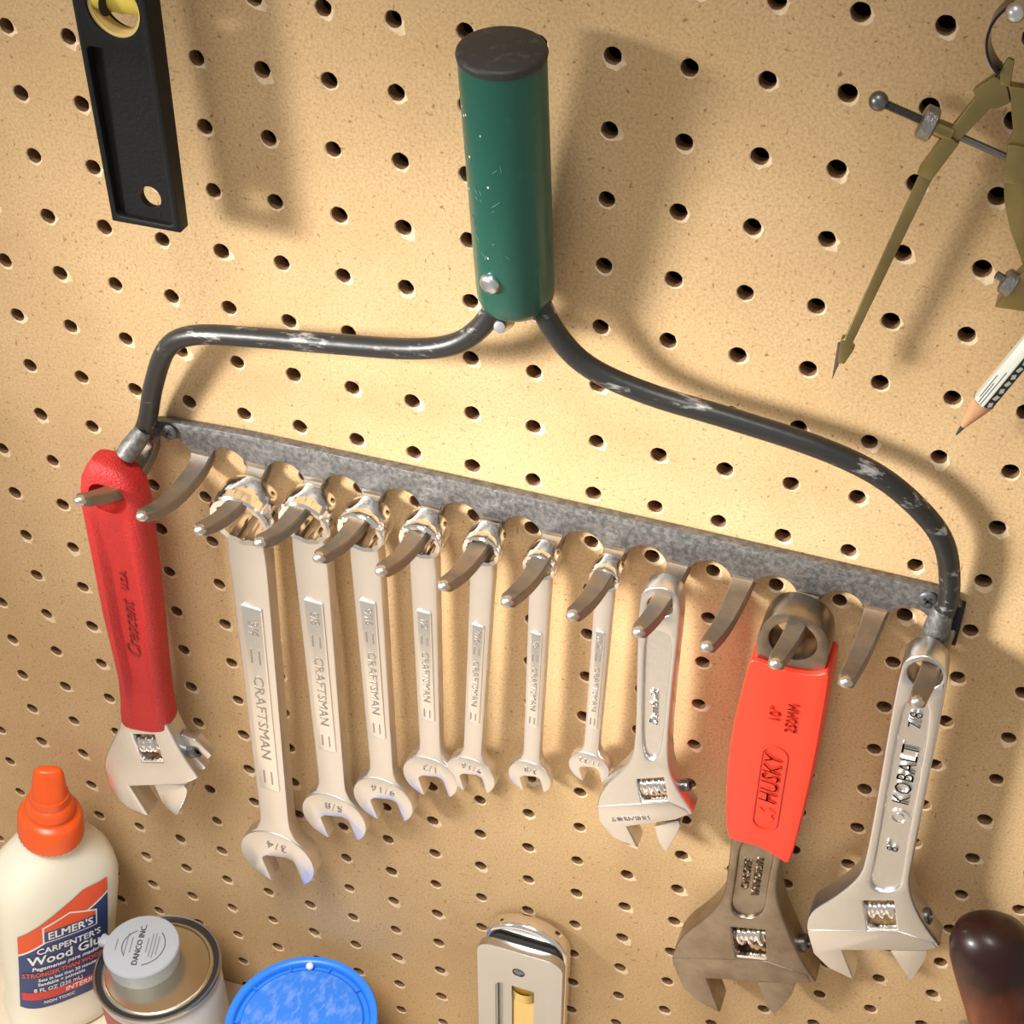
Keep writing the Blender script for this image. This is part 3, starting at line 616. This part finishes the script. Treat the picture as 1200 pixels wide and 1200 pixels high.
def pencil():
    a = Vector((28.34, -1.5, -2.97)); b = Vector((31.3, -1.5, 4.2)); d = (b-a).normalized()
    T = thing('pencil', 'short sharpened pencil in silver and black wrap, clamped in the divider', 'pencil', W(*a))
    s = Vector((d.z, 0, -d.x)); s2 = Vector((0, -1, 0)); ln = (b-a).length
    def ring(h, r, n=6, o=math.pi/6): return [d*h+s*(r*math.cos(o+2*math.pi*i/n))+s2*(r*math.sin(o+2*math.pi*i/n)) for i in range(n)]
    bm = bmesh.new(); loft(bm, [ring(1.62, .40), ring(ln, .40)]); o = new_obj('barrel', bm, 'pencil_silver', T, bevel=.05, ang=30)
    bm = bmesh.new(); loft(bm, [ring(.42, .085, 18), ring(1.0, .235, 18), ring(1.66, .40, 18)]); new_obj('sharpened_cone', bm, 'pencil_wood', T)
    bm = bmesh.new(); loft(bm, [ring(0, .02, 12), ring(.1, .045, 12), ring(.44, .092, 12)]); new_obj('lead', bm, 'graphite', T)
    # black printed band down one facet, with its white lettering
    n = (s*math.cos(math.radians(60))+s2*math.sin(math.radians(60))).normalized(); fs = n.cross(d)
    bm = bmesh.new(); c = n*.352
    vs = [c+d*h+fs*w+n*e for e in (.0, -.04) for h, w in ((1.7, -.17), (1.7, .17), (5.4, .17), (5.4, -.17))]
    v = [bm.verts.new(p) for p in vs]
    for f in ((0, 1, 2, 3), (7, 6, 5, 4), (0, 4, 5, 1), (1, 5, 6, 2), (2, 6, 7, 3), (3, 7, 4, 0)): bm.faces.new([v[i] for i in f])
    bd = new_obj('printed_band', bm, 'pencil_black', T, smooth=False)
    for i in range(9):
        bm = bmesh.new(); h = 1.85+i*.33; p = c+d*h+n*.003; box(bm, p, (.15, .02, .2), Matrix((tuple(fs), tuple(n), tuple(d))).transposed() @ Matrix.Rotation(.35*(-1)**i, 3, 'Y')); new_obj('print_mark', bm, 'pencil_silver', bd, smooth=False)
    n = (s*math.cos(math.radians(120))+s2*math.sin(math.radians(120))).normalized(); fs = n.cross(d)
    for w, h0, h1 in ((-.08, 1.7, 3.2), (.02, 1.72, 2.6), (.10, 1.9, 2.9)):
        bm = bmesh.new(); box(bm, n*.35+d*((h0+h1)/2)+fs*w, (.025, .012, h1-h0), Matrix((tuple(fs), tuple(n), tuple(d))).transposed()); new_obj('scuff', bm, 'pencil_black', T, smooth=False)
pencil()
def peg_hook(path, r, label, ball):
    B = Vector(path[0]); T = thing('peg_hook', label, 'hook', W(*B))
    bm = bmesh.new(); tube(bm, catmull([Vector(p)-B for p in path], 6), r, 14); new_obj('rod', bm, 'zinc', T)
    bm = bmesh.new(); e = Vector(path[-1])-B; bmesh.ops.create_uvsphere(bm, u_segments=20, v_segments=12, radius=ball, matrix=Matrix.Translation(e)); new_obj('end_cap', bm, 'zinc', T, ang=180)
peg_hook([(27.94, .9, 12.7), (27.9, -.5, 12.55), (27.65, -1.6, 12.15), (27.38, -2.6, 11.76)], .2, 'round zinc-plated peg end inside the divider spring ring', .28)

# ------------------------------------------------------------ glue bottle
def glue():
    yaw = math.radians(52); base = Vector((-14.7, -4.85, -53.3)); tipp = Vector((-12.4, -3.0, -33.75))
    zax = (tipp-base).normalized(); xax = Vector((math.cos(yaw), math.sin(yaw), 0)); xax = (xax-zax*xax.dot(zax)).normalized(); yax = zax.cross(xax)
    T = thing('glue_bottle', 'cream glue bottle with orange twist cap and blue label', 'bottle', W(*base)); T.rotation_euler = Matrix((xax, yax, zax)).transposed().to_euler()
    # lift so that the lowest edge of the tilted base meets the bench
    T.location.z += .0035; T.scale = (.87, 1, 1)
    prof = [(0, 3.05, 1.95), (.15, 3.3, 2.15), (.9, 3.42, 2.25), (1.6, 3.30, 2.15), (2.2, 3.25, 2.1), (5, 3.45, 2.15), (8, 3.68, 2.2), (10.5, 3.85, 2.22), (11.6, 3.85, 2.2), (12.4, 3.65, 2.12), (13.2, 3.1, 2.0), (14.0, 2.3, 1.85), (14.6, 1.75, 1.65), (15.0, 1.55, 1.55), (15.4, 1.5, 1.5)]
    E_ = 3.0
    def pt(a, hw, hd, e):
        ca, sa = math.cos(a), math.sin(a); k = (abs(ca)**e+abs(sa)**e)**(-1/e); return hw*ca*k, hd*sa*k
    from bisect import bisect
    def dims(v):
        hs = [p[0] for p in prof]; i = max(1, min(len(hs)-1, bisect(hs, v))); f = (v-hs[i-1])/(hs[i]-hs[i-1]); a, b = prof[i-1], prof[i]
        return a[1]+(b[1]-a[1])*f, a[2]+(b[2]-a[2])*f
    bm = bmesh.new(); loft(bm, [[Vector((*pt(2*math.pi*i/48, w, d, E_ if h < 13 else 2+max(0, (14.6-h))*.6), h)) for i in range(48)] for h, w, d in prof]); new_obj('bottle_body', bm, 'bottle', T, ang=60)
    # cap
    bm = bmesh.new(); n = 72; R = []
    for r, h in ((1.72, 15.0), (1.86, 15.05), (1.80, 16.3), (1.68, 16.5), (1.42, 16.62), (1.36, 16.75), (1.42, 16.95), (1.30, 17.3), (1.12, 17.45), (1.08, 17.95)):
        R.append([Vector(((r+(.05 if (i % 2 and 15.04 < h < 16.35) else 0))*math.cos(2*math.pi*i/n), (r+(.05 if (i % 2 and 15.04 < h < 16.35) else 0))*math.sin(2*math.pi*i/n), h)) for i in range(n)])
    loft(bm, R); new_obj('cap', bm, 'orange_cap', T, ang=40)
    bm = bmesh.new(); R = []
    for h, w, d in ((17.3, 1.05, 1.05), (17.9, 1.0, .95), (18.6, .95, .62), (19.3, .86, .42), (19.6, .74, .32), (19.68, .6, .22)): R.append([Vector((*pt(2*math.pi*i/32+.5, w, d, 2.3), h)) for i in range(32)])
    Rm = Matrix.Rotation(math.radians(-20), 3, 'Z'); loft(bm, [[Rm @ p for p in r] for r in R]); new_obj('twist_tip', bm, 'orange_cap', T, ang=50)
    # label: a sheet wrapped on the front of the bottle
    def surf(x, v, off=.02):
        v += .8; x -= .35; w, d = dims(v); k = max(0, 1-(abs(x)/w)**E_)**(1/E_); return Vector((x, -d*k-off, v))
    def sheet(name, top, bot, x0, x1, m, par, off, n=24, rows=10):
        R = []; bm = bmesh.new()
        g = [[bm.verts.new(surf(x0+(x1-x0)*i/n, bot(x0+(x1-x0)*i/n)*(1-j/rows)+top(x0+(x1-x0)*i/n)*j/rows, off)) for j in range(rows+1)] for i in range(n+1)]
        for i in range(n):
            for j in range(rows): bm.faces.new((g[i][j], g[i+1][j], g[i+1][j+1], g[i][j+1]))
        return new_obj(name, bm, m, par, smooth=True)
    lx0, lx1 = -2.65, 2.95
    edge = lambda x: min(8.6+(x+2.95)*.62, 11.9)   # slanting top of the label
    div = lambda x: 7.1+(x+2.95)*.55
    LB = sheet('label', lambda x: min(edge(x), 11.3), lambda x: 2.25, lx0, lx1, 'label_blue', T, .015)
    sheet('label_band', lambda x: min(edge(x), 11.32), lambda x: div(x), lx0, lx1, 'label_orange', LB, .03)
    sheet('label_line', lambda x: div(x)+.02, lambda x: div(x)-.13, lx0, lx1, 'label_white', LB, .035, rows=1)
    sheet('label_strip', lambda x: 3.75, lambda x: 3.05, lx0+.1, lx1, 'label_red', LB, .03, rows=2)
    # house-shaped sign
    sheet('sign_border', lambda x: 9.35+.62*(1-abs(x-.45)/1.72), lambda x: 8.02, -1.27, 2.17, 'label_white', LB, .045, rows=3)
    sheet('sign', lambda x: 9.25+.6*(1-abs(x-.45)/1.62), lambda x: 8.12, -1.17, 2.07, 'label_orange', LB, .055, rows=3)
    sheet('sign', lambda x: 8.95, lambda x: 8.12, -1.17, 2.07, 'label_blue', LB, .065, rows=3)
    def line(t, size, x, v, m, w=1, **k):
        bm = text_bm(t, size, .012, wscale=w, **k)
        for q in bm.verts: c = q.co.copy(); q.co = surf(max(-2.6, min(3.2, c.x+x)), c.y+v, .075-c.z)
        new_obj('lettering', bm, m, LB, smooth=False)
    line("ELMER'S", .82, .45, 8.52, 'label_white', 1.0, bold=.02)
    line("CARPENTER'S", .68, .35, 7.40, 'label_white', .98, bold=.015)
    line('Wood Glue', 1.06, .30, 6.62, 'label_white', .98, bold=.03)
    line('Pegamento para madera', .46, .25, 5.92, 'label_white', 1.0, bold=.008, shear=.15)
    line('STRONGER THAN WOOD', .52, .0, 5.35, 'label_orange', .82, bold=.015)
    line('Sets in less than 30 minutes', .38, .25, 4.87, 'label_white', .9, bold=.008)
    line('Sandable + paintable', .38, -.2, 4.48, 'label_white', .95, bold=.008)
    line('8 FL OZ (236 mL)', .46, -.4, 3.97, 'label_white', .9, bold=.006)
    line('INTERIOR', .56, 1.15, 3.40, 'label_white', .95, bold=.012, shear=.15)
    line('NON TOXIC', .36, -.4, 2.78, 'label_white', .95, bold=.004)
glue()

# ------------------------------------------------------------ can with grey cap
def can():
    B = (-7.0, -4.9, -53.3); T = thing('solvent_can', 'small round tin can with a grey plastic cap on its lid', 'can', W(*B)); h = 7.75
    bm = bmesh.new(); lathe(bm, [(3.2, 0), (3.28, .1), (3.28, h-.4), (3.2, h-.3)], n=64); cb = new_obj('body', bm, 'can_paper', T, ang=50)
    bm = bmesh.new(); lathe(bm, [(3.22, h-.45), (3.42, h-.35), (3.45, h-.1), (3.38, h), (3.30, h-.02), (3.26, h-.2)], n=64, cap=False); new_obj('rim', bm, 'tin_rim', T, ang=60)
    bm = bmesh.new(); lathe(bm, [(3.30, h-.12), (3.29, h-.14), (3.0, h-.15), (2.98, h-.2)], n=64, cap=False); new_obj('seal', bm, 'rubber_black', T)
    bm = bmesh.new(); lathe(bm, [(3.02, h-.16), (2.95, h-.06), (2.82, h-.05), (2.72, h-.2), (2.6, h-.38), (2.45, h-.3), (2.38, h-.22), (2.3, h-.26), (2.2, h-.36), (0, h-.36)], n=64); new_obj('lid', bm, 'tin', T, ang=60)
    # paper bands: red panel on the left of the body
    bm = bmesh.new(); R = []
    for i in range(25):
        a = math.radians(190+80*i/24); R.append([Vector((3.30*math.cos(a), 3.30*math.sin(a), z)) for z in (.3, h-.9)])
    g = [[bm.verts.new(p) for p in r] for r in R]
    for a, b in zip(g, g[1:]): bm.faces.new((a[0], b[0], b[1], a[1]))
    new_obj('red_panel', bm, 'can_red', cb)
    # grey cap, off centre to the upper left
    c = Vector((-.95, .25, h-.36)); bm = bmesh.new(); n = 72; R = []
    for r, z in ((1.86, 0), (1.88, .15), (1.98, .9), (2.03, 1.38), (1.97, 1.46), (1.86, 1.48)): R.append([c+Vector((r*math.cos(2*math.pi*i/n), r*math.sin(2*math.pi*i/n), z)) for i in range(n)])
    loft(bm, R); cap = new_obj('cap', bm, 'grey_plastic', T, ang=40)
    bm = bmesh.new(); box(bm, c+Vector((-2.1, -.25, 1.25)), (.6, .6, .38)); new_obj('pull_tab', bm, 'grey_plastic', cap, bevel=.06)
    top = c+Vector((0, 0, 1.485)); rt = Vector((-.30, .954, 0)); up = Vector((-.954, -.30, 0))
    lettering(cap, 'DANCO INC.', .44, top+Vector((-.1, 0, 0)), rt, up, 'grey_ink', depth=.012, bold=.025)
    for off, ln in ((-1.25, .7), (-.72, 1.5), (-.45, 1.0), (.42, .9), (.62, 1.5), (.80, 1.6), (.98, 1.2)):
        bm = bmesh.new(); box(bm, top+Vector((-.1, 0, .004))-up*off, (ln, .07, .01), Matrix((rt, up, Vector((0, 0, 1)))).transposed()); new_obj('fine_print', bm, 'grey_print', cap, smooth=False)
    for ra, a0, a1 in ((1.25, -60, 60), (1.0, 130, 235)):
        bm = bmesh.new(); R = []
        for i in range(25):
            a = math.radians(a0+(a1-a0)*i/24); R.append([top+Vector((r*math.cos(a), r*math.sin(a), z)) for r, z in ((ra, 0), (ra+.05, 0), (ra+.05, .01), (ra, .01))])
        loft(bm, R); new_obj('printed_arc', bm, 'grey_ink', cap, smooth=False)
can()

# ------------------------------------------------------------ tub with blue lid
def tub():
    B = (1.72, -5.15, -53.3); T = thing('plastic_tub', 'white round tub with a scuffed bright blue lid beside the can', 'tub', W(*B)); h = 7.3
    bm = bmesh.new(); lathe(bm, [(3.4, 0), (3.5, .1), (3.85, h-.9), (3.85, h-.5)], n=64); new_obj('tub_body', bm, 'white_plastic', T, ang=50)
    bm = bmesh.new(); lathe(bm, [(3.95, h-1.0), (4.05, h-.95), (4.08, h-.15), (4.02, h), (3.85, h+.02), (3.70, h-.02), (3.62, h-.12), (3.58, h-.38), (3.34, h-.40), (3.30, h-.2), (3.22, h-.14)], n=80, cap=False); L = new_obj('lid_rim', bm, 'blue_rim', T, ang=60)
    bm = bmesh.new(); lathe(bm, [(3.24, h-.25), (3.22, h-.15), (2.9, h-.16), (.3, h-.14), (0, h-.14)], n=80); new_obj('lid_panel', bm, 'blue_plastic', T, ang=60)
    for k in range(10):
        a = math.radians(18+36*k); bm = bmesh.new(); box(bm, Vector((3.46*math.cos(a), 3.46*math.sin(a), h-.3)), (.26, .08, .24), Matrix.Rotation(a, 3, 'Z')); new_obj('rib', bm, 'blue_rim', T)
    bm = bmesh.new(); bmesh.ops.create_uvsphere(bm, u_segments=16, v_segments=10, radius=.22, matrix=Matrix.Translation((-1.1, 3.28, h-.1))); new_obj('nub', bm, 'white_plastic', T, ang=180)
    bm = bmesh.new(); lathe(bm, [(.4, h-.15), (.4, h-.12), (0, h-.12)], (1.2, .2, 0), n=24); new_obj('gate_mark', bm, 'blue_rim', T)
tub()

# ------------------------------------------------------------ metal scraper with brass screw
def scraper():
    B = (13.0, -1.2, -53.3); T = thing('metal_scraper', 'worn chrome sliding tool with brass screw standing against the pegboard', 'hand tool', W(*B))
    top = 14.4
    bm = bmesh.new(); prism(bm, [rrect(-2.32, 2.32, 0, top, .75, 8), rrect(-1.35, 1.35, 2, top-3.0, .45, 6), circle(-.05, top-1.7, .34, 20)], -.85, -.35)
    new_obj('front_shell', bm, 'tool_chrome', T, bevel=.22, seg=4, ang=50)
    bm = bmesh.new(); prism(bm, [rrect(-1.5, 1.5, 1.8, top-2.85, .45, 6), rrect(-.62, .62, 3, top-3.7, .1, 3)], -.30, -.18); new_obj('slot_plate', bm, 'tool_chrome', T, bevel=.05)
    bm = bmesh.new(); prism(bm, [rrect(-.75, .75, 2.6, top-3.4, .1, 3)], -.10, -.02); new_obj('inner_plate', bm, 'gold_brass', T)
    bm = bmesh.new(); lathe(bm, [(.6, -.5), (.66, -.45), (.60, -.35), (.66, -.25), (.6, -.15), (.66, -.05), (.6, .05), (.66, .15), (.6, .25)], (0, -.12, top-4.45), (0, 0, 1), 24, sy=.6, sx=1, xa=(1, 0, 0)); new_obj('brass_screw', bm, 'gold_brass', T, ang=30)
    bm = bmesh.new(); lathe(bm, [(.3, 0), (.3, .15), (.18, .25), (0, .27)], (-.05, -.3, top-1.75), (0, -1, 0), 16); new_obj('rivet', bm, 'polished', T)
    back = [(-2.25, 0), (2.25, 0), (2.25, top-1.6)]+[(2.25*math.cos(math.radians(a)), top-.9+1.9*math.sin(math.radians(a))) for a in range(6, 176, 10)]+[(-2.25, top-1.6)]
    bm = bmesh.new(); prism(bm, [back], .0, .95); new_obj('back_shell', bm, 'polished', T, bevel=.25, seg=4, ang=50)
    bm = bmesh.new(); prism(bm, [rrect(-2.1, 2.1, .2, top-.3, .6, 6), rrect(-1.4, 1.4, 1, top-2.9, .3, 4)], -.4, .05); new_obj('gap', bm, 'dark', T)
scraper()

# ------------------------------------------------------------ hammer leaning with its handle up
def hammer():
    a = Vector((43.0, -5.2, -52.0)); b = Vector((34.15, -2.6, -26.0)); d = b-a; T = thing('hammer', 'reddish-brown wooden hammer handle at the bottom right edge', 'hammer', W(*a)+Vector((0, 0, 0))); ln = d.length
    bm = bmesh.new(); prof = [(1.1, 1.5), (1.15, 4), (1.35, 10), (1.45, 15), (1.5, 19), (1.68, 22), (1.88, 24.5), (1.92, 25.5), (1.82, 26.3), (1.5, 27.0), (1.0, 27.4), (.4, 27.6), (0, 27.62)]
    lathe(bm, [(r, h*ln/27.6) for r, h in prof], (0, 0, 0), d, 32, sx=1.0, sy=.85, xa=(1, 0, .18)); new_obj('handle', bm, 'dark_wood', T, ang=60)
    bm = bmesh.new(); lathe(bm, [(1.0, -5), (1.25, -4.9), (1.25, -3.4), (.95, -3.0), (.95, -1.8), (1.3, -1.4), (1.3, 1.4), (.8, 2.0), (.7, 4.5), (.25, 6.5), (0, 6.6)], (0, 0, .45), (1, -.1, 0), 20); new_obj('head', bm, 'steel_dark', T, ang=40)
hammer()
peg_hook([(35.56, .9, -35.56), (35.2, -.5, -35.6), (34.75, -1.2, -35.6)], .22, 'small zinc peg end beside the hammer handle at the bottom edge', .3)
